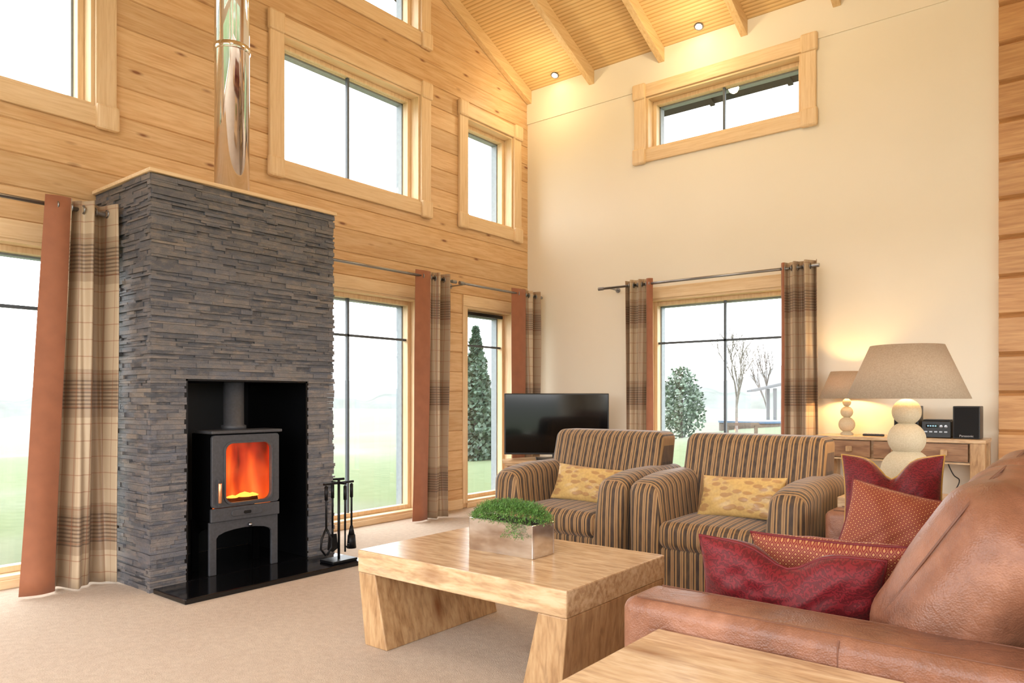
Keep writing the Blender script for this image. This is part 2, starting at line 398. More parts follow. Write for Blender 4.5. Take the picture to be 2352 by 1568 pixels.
def logwall(mb,course,lo,hi,ztop,ops,face,axis,th,gable=False,gr=.006,depth=.008):
    zs=set(); k=0
    while k*course<ztop:
        z=k*course; zs|={round(z,4),round(z+gr,4),round(z+course-gr,4)}; k+=1
    zs|={round(q,4) for o in ops for q in (o[2],o[3])}; zs=sorted(q for q in zs if 0<=q<=ztop)
    def off(z):
        f=(z/course)%1; f=min(f,1-f)*course
        return -depth*max(0,1-f/gr)
    for z0,z1 in zip(zs[:-1],zs[1:]):
        h2=hi;l2=lo
        if gable and z1>ZE:
            h2=min(hi,YB+.1-(z0-ZE)/SL); l2=max(lo,YK-.1+(z0-ZE)/SL)
        for a,b in spans(z0,z1,l2,h2,ops):
            f0,f1=off(z0),off(z1)
            if axis=='x':
                mb.hexa([(face-th,a,z0),(face+f0,a,z0),(face+f0,b,z0),(face-th,b,z0)],[(face-th,a,z1),(face+f1,a,z1),(face+f1,b,z1),(face-th,b,z1)])
            else:
                mb.hexa([(a,face-f0,z0),(b,face-f0,z0),(b,face+th,z0),(a,face+th,z0)],[(a,face-f1,z1),(b,face-f1,z1),(b,face+th,z1),(a,face+th,z1)])
w=MB(); logwall(w,CR,YK-.1,YB+.02,6.2,A_open,XA,'x',.25,True); struct(w.build('wall_gable',m_log,bevel=0))
w=MB()
zs=sorted({0,4.157,4.6}|{q for o in B_open for q in (o[2],o[3])})
for z0,z1 in zip(zs[:-1],zs[1:]):
    for a,b in spans(z0,z1,XA-.02,-.5,B_open):
        w.box(a,b,YB if z0<4.15 else YB-.012,YB+.25,z0,z1)
struct(w.build('wall_eave',m_plaster))
w=MB(); logwall(w,.285,-.512,XR,4.6,[],YB-.05,'y',.3,gr=.02,depth=.03); struct(w.build('wall_side',m_logx))
w=MB(); ops=[(-4.0,-.6,.1,2.5),(.2,2.5,.1,2.5),(-3.6,-.6,2.9,3.7)]  # unseen openings added behind the camera to let in fill daylight
zs=sorted({0,4.6}|{q for o in ops for q in (o[2],o[3])})
for z0,z1 in zip(zs[:-1],zs[1:]):
    for a,b in spans(z0,z1,XA-.02,XR+.2,ops): w.box(a,b,YK-.2,YK,z0,z1)
struct(w.build('wall_back',m_plaster))
w=MB(); ops=[(-.6,1.6,.1,2.5),(2.4,5.0,.1,2.5)]  # openings added in this unseen wall for more daylight fill
zs=sorted({0,6.2}|{q for o in ops for q in (o[2],o[3])})
for z0,z1 in zip(zs[:-1],zs[1:]):
    for a,b in spans(z0,z1,YK-.1,YB+.1,ops): w.box(XR,XR+.2,a,b,z0,z1)
struct(w.build('wall_right',m_plaster))
def roofpoly(y0,y1,t0,t1):
    return [(y0,zc(y0)+t0),(RY,zc(RY)+t0),(y1,zc(y1)+t0),(y1,zc(y1)+t1),(RY,zc(RY)+t1),(y0,zc(y0)+t1)]
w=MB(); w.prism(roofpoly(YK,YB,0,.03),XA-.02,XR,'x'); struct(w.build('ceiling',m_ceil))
w=MB(); w.prism(roofpoly(YK-.8,YB+.82,.03,.25),XA-.62,XR+.9,'x')
struct(w.build('roof',m_roof))
w=MB()
for i in range(10):
    x=-4.7+i*.8
    w.prism([(YB+.25,zc(YB+.25)+.03),(YB+.81,zc(YB+.81)+.03),(YB+.81,zc(YB+.81)-.0),(YB+.25,zc(YB+.25)-.05)],x,x+.05,'x')
struct(w.build('trim_20',m_roof))
for i,x in enumerate([-4.865,-4.05,-3.25,-2.43,-1.64,-.84,0,.8,1.6,2.4]):
    w=MB(); w.prism(roofpoly(YK,YB-.012,-.14,0),x-.032,x+.032,'x'); struct(w.build('trim_%d'%(i+1),m_rafter,bevel=.004))

def wb(mb,wall,u0,u1,v0,v1,w0,w1):
    if wall=='A': mb.box(XA+w0,XA+w1,u0,u1,v0,v1)
    else: mb.box(u0,u1,YB-w1,YB-w0,v0,v1)
def window(i,wall,u0,u1,v0,v1,cas=.125,blocks=True,vb=True,hb=None,top=True,casb=None):
    loc=(XA,(u0+u1)/2,v0) if wall=='A' else ((u0+u1)/2,YB,v0)
    r=sroot('window_%d'%i,loc); mh=m_ty if wall=='A' else m_tx
    m=MB()
    for a,b,c,d in ((u0,u0+.02,v0,v1),(u1-.02,u1,v0,v1)): wb(m,wall,a,b,c,d,-.25,.002)
    m.build('jamb_lining',m_tv,r)
    m=MB()
    for a,b,c,d in ((u0+.02,u1-.02,v0,v0+.02),(u0+.02,u1-.02,v1-.02,v1)): wb(m,wall,a,b,c,d,-.25,.002)
    m.build('head_and_sill_lining',mh,r)
    m=MB(); f=.038; a0,a1,b0,b1=u0+.02,u1-.02,v0+.02,v1-.02
    wb(m,wall,a0,a0+f,b0,b1,-.17,-.10); wb(m,wall,a1-f,a1,b0,b1,-.17,-.10)
    wb(m,wall,a0+f,a1-f,b0,b0+f,-.17,-.10); wb(m,wall,a0+f,a1-f,b1-f,b1,-.17,-.10)
    m.build('sash_frame',m_tv,r,bevel=.004)
    m=MB(); wb(m,wall,a1-.05,a1+.015,b0,b1,-.245,-.172); wb(m,wall,a0-.015,a0+.05,b0,b1,-.245,-.172); wb(m,wall,a0,a1,b1-.05,b1+.015,-.245,-.172)
    m.build('outer_frame',m_frameBlue,r)
    m=MB(); wb(m,wall,a0+f,a1-f,b0+f,b1-f,-.138,-.132); m.build('pane',m_glass,r)
    if vb:
        m=MB(); c=(u0+u1)/2; wb(m,wall,c-.010,c+.010,b0+f,b1-f,-.15,-.12); m.build('upright_glazing_bar',m_barDark,r)
    if hb:
        m=MB(); wb(m,wall,a0+f,a1-f,hb-.010,hb+.010,-.15,-.12); m.build('cross_glazing_bar',m_barDark,r)
    cb=casb if casb is not None else cas
    if blocks:
        m=MB(); wb(m,wall,u0-cas,u0,v0-.02,v1+.02,0,.03); wb(m,wall,u1,u1+cas,v0-.02,v1+.02,0,.03); m.build('side_casing',m_tv,r,bevel=.006)
        m=MB(); wb(m,wall,u0-cas,u1+cas,v0-cb,v0,0,.024)
        if top: wb(m,wall,u0-cas,u1+cas,v1,v1+cb,0,.024)
        m.build('head_and_sill_casing',mh,r,bevel=.006)
        for a in (u0-cas-.014,u1-.002):
            for c in ([v0-cb-.014,v1-.02] if top else [v0-cb-.014]):
                m=MB(); wb(m,wall,a,a+cas+.016,c,c+cb+.034,0,.05); m.build('corner_block',m_tv,r,bevel=.018)
    else:
        m=MB(); wb(m,wall,u0-.06,u0,v0,v1+.0,0,.014); wb(m,wall,u1,u1+.06,v0,v1+.0,0,.014); m.build('side_casing',m_tv,r,bevel=.004)
        m=MB(); wb(m,wall,u0-.06,u1+.06,v1,v1+.11,0,.018); wb(m,wall,u0,u1,v0-.05,v0,0,.02); m.build('head_and_sill_casing',mh,r,bevel=.004)
    return r
window(1,'A',.47,1.93,*UPZ)
window(2,'A',3.29,4.77,*UPZ)
window(3,'A',5.42,6.17,*UPZ,vb=False)
window(4,'A',.47,1.93,*LOZ,blocks=False,hb=1.65)
window(5,'A',3.29,4.77,*LOZ,blocks=False,hb=1.65)
r6=window(6,'A',5.42,6.17,*LOZ,blocks=False,vb=False,hb=1.65)
m=MB(); wb(m,'A',5.50,6.09,1.96,1.995,-.10,-.07); m.build('trickle_vent',m_rubber,r6,bevel=.004)
window(7,'A',3.29,4.77,4.53,5.02,top=False)
window(8,'A',.47,1.93,4.53,5.02,top=False)
window(9,'B',-3.41,-1.92,.05,2.08,blocks=False,hb=1.65)
window(10,'B',-3.42,-1.93,3.56,4.08)
m=MB(); m.box(XA+.0,XA+.018,4.84,5.35,0,.1); m.box(XA,XA+.018,6.24,6.42,0,.1); struct(m.build('baseboard_gable',m_ty,bevel=.003))
m=MB(); m.box(XA+.02,-3.48,YB-.018,YB,0,.12); m.box(-1.85,-.52,YB-.018,YB,0,.12); struct(m.build('baseboard_eave',m_tx,bevel=.003))

# ------------------------------------------------------------ fireplace
FX=-4.14; FY0,FY1=1.93,3.19; NY0,NY1,NZ=2.134,2.98,1.22
fp=root('fireplace','tall grey split-slate chimney breast with black niche holding the lit stove','fireplace',(-4.5,2.56,0))
m=MB()
m.box(XA+.01,FX-.03,FY0+.03,NY0-.01,0,2.38); m.box(XA+.01,FX-.03,NY1+.01,FY1-.03,0,2.38); m.box(XA+.01,FX-.03,NY0-.01,NY1+.01,NZ+.01,2.38)
m.build('core',m_black,fp)
m=MB(); z=0
while z<2.379:
    h=min(random.choice([.012,.015,.019,.023,.028]),2.38-z)
    if h<.004: break
    for rng in ([(FY0,FY1)] if z>=NZ-.004 else [(FY0,NY0),(NY1,FY1)]):
        y=rng[0]
        while y<rng[1]-1e-4:
            L=random.uniform(.06,.28); y2=min(y+L,rng[1])
            if rng[1]-y2<.04: y2=rng[1]
            d=random.uniform(-.010,.011)
            m.box(FX-.032,FX+d,y+ (random.uniform(-.010,.003) if y==FY0 else 0),y2+(random.uniform(-.003,.010) if y2==FY1 else -.001),z,z+h-.001,c=random.random()); y=y2
    for side in (0,1):
        x=XA+.01
        while x<FX-.03:
            L=random.uniform(.06,.26); x2=min(x+L,FX-.003)
            if FX-x2<.04: x2=FX-.003
            d=random.uniform(-.009,.010)
            if side==0: m.box(x,x2-.001,FY0-d,FY0+.032,z,z+h-.001,c=random.random())
            else: m.box(x,x2-.001,FY1-.032,FY1+d,z,z+h-.001,c=random.random())
            x=x2
            if x>=FX-.006: break
    z+=h
m.build('slate_cladding',m_slate,fp)
m=MB(); m.box(XA+.01,FX+.022,FY0-.018,FY1+.018,2.38,2.402); m.build('top_board',m_ty,fp,bevel=.004)
m=MB(); m.box(XA+.03,XA+.05,NY0,NY1,.03,NZ); m.box(XA+.05,FX-.005,NY0-.008,NY0+.012,.03,NZ); m.box(XA+.05,FX-.005,NY1-.012,NY1+.008,.03,NZ); m.box(XA+.05,FX-.005,NY0,NY1,NZ-.015,NZ+.005)
m.build('niche_lining',m_black,fp)
m=MB(); m.box(FX+.02,-3.755,FY0,FY1-.02,0,.03); m.box(XA+.05,FX+.02,NY0+.001,NY1-.001,0,.03)
m.build('hearth_slab',m_granite,fp,bevel=.006)
fl=root('stove_flue_pipe','polished chrome flue pipe rising from top of slate chimney breast','flue pipe',(-4.27,2.5,2.403))
m=MB(); m.open_lathe([(.104,2.403),(.104,5.98)],(-4.27,2.5,0),64); m.build('pipe',m_chrome,fl,smooth=True,solid=.002)
zj=3.32
m=MB(); m.open_lathe([(.105,zj-.025),(.112,zj-.02),(.112,zj+.015),(.105,zj+.02)],(-4.27,2.5,0),64); m.build('joint_band',m_chrome,fl,smooth=True)

# ------------------------------------------------------------ stove
st=root('wood_burning_stove','grey cast iron stove with glowing fire behind its glass door','stove',(-4.26,2.5,.03))
SX0,SX1=-4.36,-4.13; SY0,SY1=2.272,2.74; yc=(SY0+SY1)/2
def rrect(y0,y1,z0,z1,r,n=6):
    pts=[]
    for cy,cz,a0 in ((y1-r,z1-r,0),(y0+r,z1-r,90),(y0+r,z0+r,180),(y1-r,z0+r,270)):
        for k in range(n+1):
            a=R(a0+90*k/n); pts.append((cy+r*math.cos(a),cz+r*math.sin(a)))
    return pts
m=MB()
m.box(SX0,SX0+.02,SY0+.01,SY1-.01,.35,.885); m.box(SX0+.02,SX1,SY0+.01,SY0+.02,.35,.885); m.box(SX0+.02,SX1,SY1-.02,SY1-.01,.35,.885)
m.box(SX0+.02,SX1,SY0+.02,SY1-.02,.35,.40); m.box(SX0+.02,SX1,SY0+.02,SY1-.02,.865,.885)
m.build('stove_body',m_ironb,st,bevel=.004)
m=MB(); m.box(SX0+.06,SX1+.035,SY0-.006,SY1+.012,.885,.905); m.build('top_plate',m_iron,st,bevel=.006)
def arch(x0,x1,mt):
    m=MB()
    pts=[(SY0,.03),(SY0,.35),(SY1,.35),(SY1,.03),(SY1-.045,.03),(SY1-.045,.24)]
    for k in range(9):
        a=PI*k/8; pts.append((yc+math.cos(a)*(yc-SY0-.045),.25+.045*math.sin(a)))
    pts+=[(SY0+.045,.24),(SY0+.045,.03)]
    m.prism(pts,x0,x1,'x'); m.build('arched_leg_panel',mt,st,bevel=.003)
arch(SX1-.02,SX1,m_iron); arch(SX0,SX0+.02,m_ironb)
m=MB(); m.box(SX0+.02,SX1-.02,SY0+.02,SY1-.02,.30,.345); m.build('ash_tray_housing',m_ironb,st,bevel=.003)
m=MB(); m.lathe([(.0,SX1),(.012,SX1+.002),(.012,SX1+.02),(0,SX1+.024)],(0,yc+.03,.31),16,'x'); m.build('ash_tray_knob',m_steel,st,smooth=True)
G0,G1,GZ0,GZ1=2.362,2.675,.462,.825
m=MB(); m.ring(rrect(SY0+.004,SY1-.004,.438,.878,.02),rrect(G0,G1,GZ0,GZ1,.05),SX1,SX1+.022,'x') 
door=m.build('stove_door',m_iron,st,bevel=.004)
m=MB(); m.ring(rrect(G0-.012,G1+.012,GZ0-.012,GZ1+.012,.055),rrect(G0,G1,GZ0,GZ1,.05),SX1+.02,SX1+.03,'x'); m.build('glass_rim',m_iron,door,bevel=.002)
m=MB(); m.prism(rrect(G0-.004,G1+.004,GZ0-.004,GZ1+.004,.05),SX1+.004,SX1+.008,'x'); m.build('door_glass',m_sglass,door)
m=MB(); m.tube([(SX1+.05,SY0+.038,.47),(SX1+.05,SY0+.038,.59)],.011,14); 
hm=m.build('door_handle',plain('brass_lit_handle',(214,150,110),.25,metal=.7),door,smooth=True,bevel=.003)
m=MB(); m.box(SX1+.02,SX1+.045,SY0+.031,SY0+.045,.455,.61); m.build('handle_bracket',m_iron,door,bevel=.002)
m=MB(); m.box(SX1,SX1+.02,SY0,SY1,.352,.434); m.build('lower_front_panel',m_iron,st,bevel=.005)
m=MB(); m.prism(rrect(yc-.105,yc+.105,.375,.415,.0195),SX1+.02,SX1+.028,'x'); m.build('oval_vent_plate',m_iron,st,bevel=.003)
m=MB(); m.prism(rrect(yc-.025,yc+.025,.385,.405,.0095),SX1+.028,SX1+.031,'x'); m.build('vent_slider',m_wrought,st)
m=MB(); m.lathe([(.075,.905),(.075,.93),(.062,.935),(.062,1.204)],(-4.25,2.5,0),32); m.build('stove_pipe',m_iron,st,smooth=True)
m=MB(); n=24; vs=[];fs=[];
for i in range(n+1):
    for j in range(9):
        f=i/n; a=PI*(f); y=yc-.2*math.cos(a); x=-4.16-.15*math.sin(a)+.006*math.sin(j*1.3+i); vs.append((x,y,.405+j*.056))
for i in range(n):
    for j in range(8): fs.append((i*9+j,(i+1)*9+j,(i+1)*9+j+1,i*9+j+1))
m.add(vs,fs); fg=m.build('fire_glow',m_fire,st,smooth=True)
m=MB()
for (a,b,r_) in (((-4.2,2.37,.43),(-4.24,2.62,.43),.028),((-4.27,2.38,.43),(-4.2,2.63,.46),.03)):
    m.tube([a,b],r_,10)
m.build('burning_log',plain('charred_log',(60,22,12),.9),st,smooth=True)
for (y,h,wd,x) in ((2.54,.035,.055,-4.19),(2.60,.025,.04,-4.2),(2.46,.02,.04,-4.2)):
    m=MB(); m.lathe([(0,0),(wd*.8,h*.15),(wd,h*.35),(wd*.6,h*.7),(0,h)],(x,y,.475),12); m.build('flame',m_ember,st,smooth=True)
TX,TY=-3.86,3.02
fs_=root('fire_tool_stand','black wrought iron companion stand on the right end of hearth','tool stand',(TX,TY,.031))
m=MB(); m.box(TX-.07,TX+.07,TY-.1,TY+.1,.031,.048); m.build('base_plate',m_wrought,fs_,bevel=.004)
m=MB(); m.tube([(TX,TY,.045),(TX,TY,.57)],.009,10); m.build('pole',m_wrought,fs_,smooth=True)
m=MB(); m.tube([(TX,TY-.12,.545),(TX,TY+.12,.545)],.008,8); m.tube([(TX-.07,TY,.545),(TX+.07,TY,.545)],.008,8); m.tube([(TX+.012,TY+.035,.57),(TX-.012,TY-.035,.57)],.008,8); m.build('crossbar',m_wrought,fs_)
def tool(name,label,dx,dy,headf,cat):
    r=root(name,label,cat,(TX+dx,TY+dy,.13),0,None); x,y=TX+dx,TY+dy
    m=MB(); m.tube([(x,y,.24),(x,y,.535)],.007,8); m.tube([(x,y,.44),(x,y,.53)],.011,8); m.build('shaft',m_wrought,r,smooth=True)
    m=MB(); headf(m,x,y); m.build('head',m_wrought,r,smooth=True)
tool('hearth_brush','hearth brush with dense round head, hanging nearest the chair side of stand',.0,.105,lambda m,x,y:(m.tube([(x,y,.25),(x,y,.19)],[.01,.022],10),m.tube([(x,y,.19),(x,y,.10)],[.025,.032],12)),'brush')
tool('hearth_poker','thin hooked poker hanging on the front arm of the tool stand',.065,.0,lambda m,x,y:(m.tube([(x,y,.25),(x,y,.1)],.006,8),m.tube([(x,y,.14),(x+.0,y+.025,.12),(x,y+.028,.15)],.006,8)),'poker')
def shovel(m,x,y):
    m.prism([(y-.032,.2),(y+.032,.2),(y+.04,.1),(y,.08),(y-.04,.1)],x-.003,x+.003,'x'); m.tube([(x,y,.25),(x,y,.18)],.007,8)
tool('hearth_shovel','small flat shovel hanging on the back arm of the tool stand',-.065,.0,shovel,'shovel')
def tongs(m,x,y):
    for s in (-1,1): m.tube([(x,y,.26),(x,y+s*.037,.19),(x,y+s*.042,.13),(x,y+s*.006,.085)],.007,8)
tool('fire_tongs','bowed pair of fire tongs hanging on the stove side of stand',.0,-.1,tongs,'tongs')

# ------------------------------------------------------------ curtains
def curtain(label,wall,s0,s1,b0,b1,base,amp,folds,fr,rust_start=True,group='plaid curtains with rust borders',zt=2.25,flat=.5):
    loc=((base,(b0+b1)/2,0) if wall=='A' else ((b0+b1)/2,base,0))
    r=root('curtain',label,'curtain',loc,0,group)
    N=132; K=26; U=[0]
    def pt(f,v):
        al=(s0+f*(s1-s0))*v+(b0+f*(b1-b0))*(1-v)
        g=f if rust_start else 1-f
        if g<fr: w=amp*flat*math.sin(g/fr*PI*.9-.3)
        else:
            q=(g-fr)/(1-fr); A=amp*(.75+.25*math.cos(q*5+v*1.5))*(1.12-.2*v)
            w=A*math.sin(q*2*PI*folds+PI+.7*math.sin(2.2*v+q*4)*(1-v))+.22*amp*math.sin(q*4.6*PI*folds+v*2.5)+amp*flat*math.sin(PI*.9-.3)*max(0,1-q*6)
        w+=.014*math.sin(5*v+f*9)*(1-v)
        return (base+w,al) if wall=='A' else (al,base-w)
    for i in range(1,N+1):
        a,b=pt((i-1)/N,.5),pt(i/N,.5); U.append(U[-1]+math.hypot(a[0]-b[0],a[1]-b[1]))
    def sheet(i0,i1,name,mat):
        m=MB(); vs=[];fs=[];uv=[]
        for i in range(i0,i1+1):
            for k in range(K+1):
                v=k/K; p=pt(i/N,v); z=.012+(zt-.012)*v; vs.append((p[0],p[1],z)); uv.append((U[i],z))
        for i in range(i1-i0):
            for k in range(K): a=i*(K+1)+k; fs.append((a,a+K+1,a+K+2,a+1))
        m.add(vs,fs,uv); return m.build(name,mat,r,smooth=True,solid=.004)
    cut=int(N*fr)
    if rust_start: sheet(0,cut,'rust_border',m_rust); sheet(cut,N,'plaid_drape',m_plaid)
    else: sheet(N-cut,N,'rust_border',m_rust); sheet(0,N-cut,'plaid_drape',m_plaid)
    fl_=[fr*.45]+[fr+(1-fr)*(k/2+.02)/folds for k in range(int(folds*2)+1)]
    for g in fl_:
        f=g if rust_start else 1-g
        if f>1 or f<0: continue
        p=pt(f,1); m=MB(); pts=[]
        for k in range(16):
            q=2*PI*k/16
            if wall=='A': pts.append((base+.022*math.cos(q),p[1],2.2+.022*math.sin(q)))
            else: pts.append((p[0],base+.022*math.cos(q),2.2+.022*math.sin(q)))
        m.tube(pts,.005,6,closed=True); m.build('eyelet',m_steel,r,smooth=True)
def rod(label,wall,a,b,base,bk=()):
    loc=(base,(a+b)/2,2.2) if wall=='A' else ((a+b)/2,base,2.2)
    r=root('curtain_rod',label,'curtain rod',loc,0,'brushed steel curtain rods')
    P=(lambda s,o=0,z=2.2:(base+o,s,z)) if wall=='A' else (lambda s,o=0,z=2.2:(s,base-o,z))
    m=MB(); m.tube([P(a),P(b)],.0125,14); m.build('pole',m_steel,r,smooth=True)
    for e,d in ((a,-1),(b,1)):
        m=MB(); m.tube([P(e),P(e+d*.012),P(e+d*.014),P(e+d*.07)],[.0125,.0125,.017,.017],14); m.build('finial',m_steel,r,smooth=False)
    dist=abs(base-XA) if wall=='A' else abs(YB-base)
    for e in (a+.04,b-.04):
        m=MB(); m.tube([P(e,-dist+.002),P(e,-.0)],.007,10); m.tube([P(e,-dist+.001),P(e,-dist+.01)],.025,14); m.build('bracket',m_steel,r,smooth=False)
rod('steel rod over the glazing left of the slate chimney breast','A',.35,1.80,-4.60)
rod('steel rod between chimney breast and tall middle window curtain','A',3.27,4.95,-4.67)
rod('short steel rod over the narrow window in the corner','A',5.14,6.32,-4.67)
rod('steel rod over the window behind the striped armchairs','B',-3.78,-1.8,6.24)
curtain('widest curtain, with broad rust leading edge, beside the left side of chimney breast','A',1.55,1.905,1.42,1.90,-4.58,.082,1.75,.36,flat=.25)
curtain('rust edged plaid curtain right of the tall window near the fire tools','A',4.50,4.88,4.46,4.86,-4.67,.055,1.75,.46,flat=.3)
curtain('rust edged plaid curtain beside the narrow corner window behind television','A',5.87,6.30,5.87,6.30,-4.67,.05,1.75,.5,flat=.3)
curtain('plaid curtain at left of the window behind armchairs, beside the television','B',-3.54,-3.25,-3.54,-3.25,6.24,.045,2.5,.2,False)
curtain('plaid curtain at right of the window behind armchairs, beside the small lamp','B',-2.04,-1.75,-2.04,-1.75,6.24,.05,2.5,.12,True)

# ------------------------------------------------------------ tables
def slabtable(name,label,cat,x0,x1,y0,y1,T,th=.1,legs='x'):
    r=root(name,label,cat,((x0+x1)/2,(y0+y1)/2,0))
    m=MB(); m.box(x0,x1,y0,y1,T-th,T); m.build('tabletop',m_mango_x,r,bevel=.006)
    for s in (0,1):
        m=MB()
        if s==0: p=[(x0,T-th),(x0+.11,T-th),(x0+.19,0),(x0+.045,0)]
        else: p=[(x1,T-th),(x1-.13,T-th),(x1-.21,0),(x1-.03,0)]
        m.prism(p,y0+.004,y1-.004,'y'); m.build('leg_panel',m_mango_z,r,bevel=.005)
    return r
slabtable('coffee_table','low chunky mango wood coffee table carrying the silver planter','coffee table',-2.575,-1.44,2.12,2.88,.42)
slabtable('side_table','pale wooden side table in the foreground against the sofa arm','side table',-.88,-.30,1.10,1.72,.50,.08)
px0,px1,py0,py1=-2.19,-1.83,2.44,2.60; pz=.42
pp=root('potted_plant','mottled silver oblong planter of fine green foliage on coffee table','potted plant',((px0+px1)/2,(py0+py1)/2,pz))
m=MB(); m.box(px0,px1,py0,py0+.008,pz,pz+.144); m.box(px0,px1,py1-.008,py1,pz,pz+.144); m.box(px0,px0+.008,py0+.008,py1-.008,pz,pz+.144); m.box(px1-.008,px1,py0+.008,py1-.008,pz,pz+.144); m.box(px0+.008,px1-.008,py0+.008,py1-.008,pz,pz+.01)
m.build('planter',m_planter,pp,bevel=.003)
m=MB(); m.box(px0+.008,px1-.008,py0+.008,py1-.008,pz+.01,pz+.135); m.build('soil',m_soil,pp)
m=MB(); cx,cy=(px0+px1)/2,(py0+py1)/2
for i in range(2900):
    a=random.uniform(0,2*PI); rr=math.sqrt(random.random())
    bx,by=cx+rr*math.cos(a)*.172,cy+rr*math.sin(a)*.072
    H=.03+.045*(1-rr*rr)+random.uniform(0,.028); ox=(bx-cx)*.22+random.uniform(-.013,.013); oy=(by-cy)*.9+random.uniform(-.016,.016)
    dr=-.03*rr**4 if rr>.8 else 0
    p0=Vector((bx,by,pz+.12)); p1=Vector((bx+ox*.6,by+oy*.6,pz+.13+H*.75)); p2=Vector((bx+ox,by+oy,pz+.13+H+dr))
    for q in range(5):
        tt=.42+.58*q/4; p=p0.lerp(p1,min(1,tt*1.4)).lerp(p2,tt)
        d=Vector((random.uniform(-.8,.8),random.uniform(-.8,.8),random.uniform(.1,1.3))).normalized(); s_=d.cross(Vector((random.random(),random.random(),random.random()))).normalized()
        L=random.uniform(.008,.015); w_=L*.12
        m.add([p,p+d*L*.5+s_*w_,p+d*L,p+d*L*.5-s_*w_],[(0,1,2,3)])
for i in range(300):
    tt=random.random(); p=Vector((px1-.09+random.uniform(-.03,.03)*(1+tt),py0-.012-random.uniform(0,.02),pz+.15-tt*.065))
    d=Vector((random.uniform(-1,1),random.uniform(-1,.2),random.uniform(-1,.5))).normalized(); s_=d.cross(Vector((1,.3,.2))).normalized(); L=.011
    m.add([p,p+d*L*.5+s_*.0018,p+d*L,p+d*L*.5-s_*.0018],[(0,1,2,3)])
m.build('foliage',m_plant,pp)

# ------------------------------------------------------------ armchairs (front faces -Y)
ac=root('armchair','striped brown armchair beside the television','armchair',(-2.60,4.10,0),0,'striped chenille armchairs')
m=MB(); m.rbox((0,.0,.155),(.66,.82,.23),.02); m.build('base',m_st,ac,smooth=True,merge=True,world=False)
m=MB(); m.rbox((0,-.085,.34),(.60,.71,.15),.05,(0,.01,.02)); m.build('seat_cushion',m_st,ac,smooth=True,merge=True,world=False)
m=MB(); m.rbox((0,0,0),(.86,.25,.62),.055,(0,.03,.002),fn=lambda w:(w.x*(1-.015*(w.z/.31)),w.y+.08*(w.z/.31),w.z)); o=m.build('backrest',m_st,ac,smooth=True,merge=True,world=False); o.location=(0,.25,.57)
for s in (-1,1):
    def af(w,s=s):
        f=max(0,(-w.y-.05)/.38); up=max(0,(w.z+.05)/.36)
        z=w.z-(.045*f*f*up)
        x=w.x+s*.018*up
        if s*w.x<0: x-=s*.02*max(0,(.20-w.z)/.4)
        return (x,w.y+(.025*up*up*f),z)
    m=MB(); m.rbox((0,0,0),(.20,.88,.63),.075,(.006,.0,0),fn=af); o=m.build('arm',m_sta,ac,smooth=True,merge=True,world=False); o.location=(s*.387,0,.35)
    for y in (-.36,.36):
        m=MB(); m.prism([(-.025,0),(.025,0),(.03,.05),(-.03,.05)],-.03,.03,'y'); o=m.build('foot',m_darkfoot,ac,world=False); o.location=(s*.37,y,0)
dup(ac,(-1.58,4.09,0),'striped brown armchair nearer the large lamp and leather sofa')

def pillow(name,label,loc,rot,w,h,t_,mat,pipe=None,chop=0,conc=.07,group=None,back=None,wk=1):
    r=root(name,label,'cushion',loc,0,group); r.rotation_euler=rot
    n=34; ph=random.uniform(0,6)
    def P(u,v,s):
        e=max(0,(1-u*u)*(1-v*v))**.42
        x=u*w/2*(1-conc*(1-v*v)); z=v*h/2*(1-conc*(1-u*u))
        z-=chop*math.exp(-(u/.3)**2)*max(0,(v+.3)/1.3)
        a=math.atan2(v,u); rr=math.hypot(u,v)
        wr=wk*e*(.006*math.sin(u*7+v*3+s+ph)+.004*math.sin(a*9+ph)*rr+.003*math.sin(u*17-v*13+ph))
        wr-=.02*(chop>0)*e*math.exp(-(u/.12)**2)*max(0,v+.2)
        return (x,s*(t_/2*e*(1-.25*(chop>0)*math.exp(-(u/.25)**2)*max(0,v))+wr),z)
    for s,nm,mt in ((-1,'cushion_front',mat),(1,'cushion_back',back or mat)):
        m=MB(); vs=[P(math.sin(PI/2*(2*i/n-1)),math.sin(PI/2*(2*j/n-1)),s) for i in range(n+1) for j in range(n+1)]
        fs=[(i*(n+1)+j,(i+1)*(n+1)+j,(i+1)*(n+1)+j+1,i*(n+1)+j+1) if s<0 else (i*(n+1)+j,i*(n+1)+j+1,(i+1)*(n+1)+j+1,(i+1)*(n+1)+j) for i in range(n) for j in range(n)]
        m.add(vs,fs,[(0,0)]*len(vs)); m.uv=[(v_[0],v_[2]) for v_ in m.v]; m.build(nm,mt,r,smooth=True,world=False)
    if pipe:
        m=MB(); pts=[]
        for a in range(4):
            for k in range(16):
                q=-1+2*k/16; u,v=[(q,-1),(1,q),(-q,1),(-1,-q)][a]; p=P(u,v,0); pts.append(p)
        m.tube(pts,.005,6,closed=True); m.build('piping',pipe,r,smooth=True,world=False)
    return r
g=pillow('lumbar_cushion','gold leaf patterned cushion on the armchair beside the television',(-2.57,4.03,.535),(R(-24),R(3),R(4)),.50,.25,.12,m_gold,group='gold leaf lumbar cushions')
dup(g,(-1.54,4.02,.54),'gold leaf patterned cushion on the armchair nearer the leather sofa',(R(-24),R(-2),R(-3)))

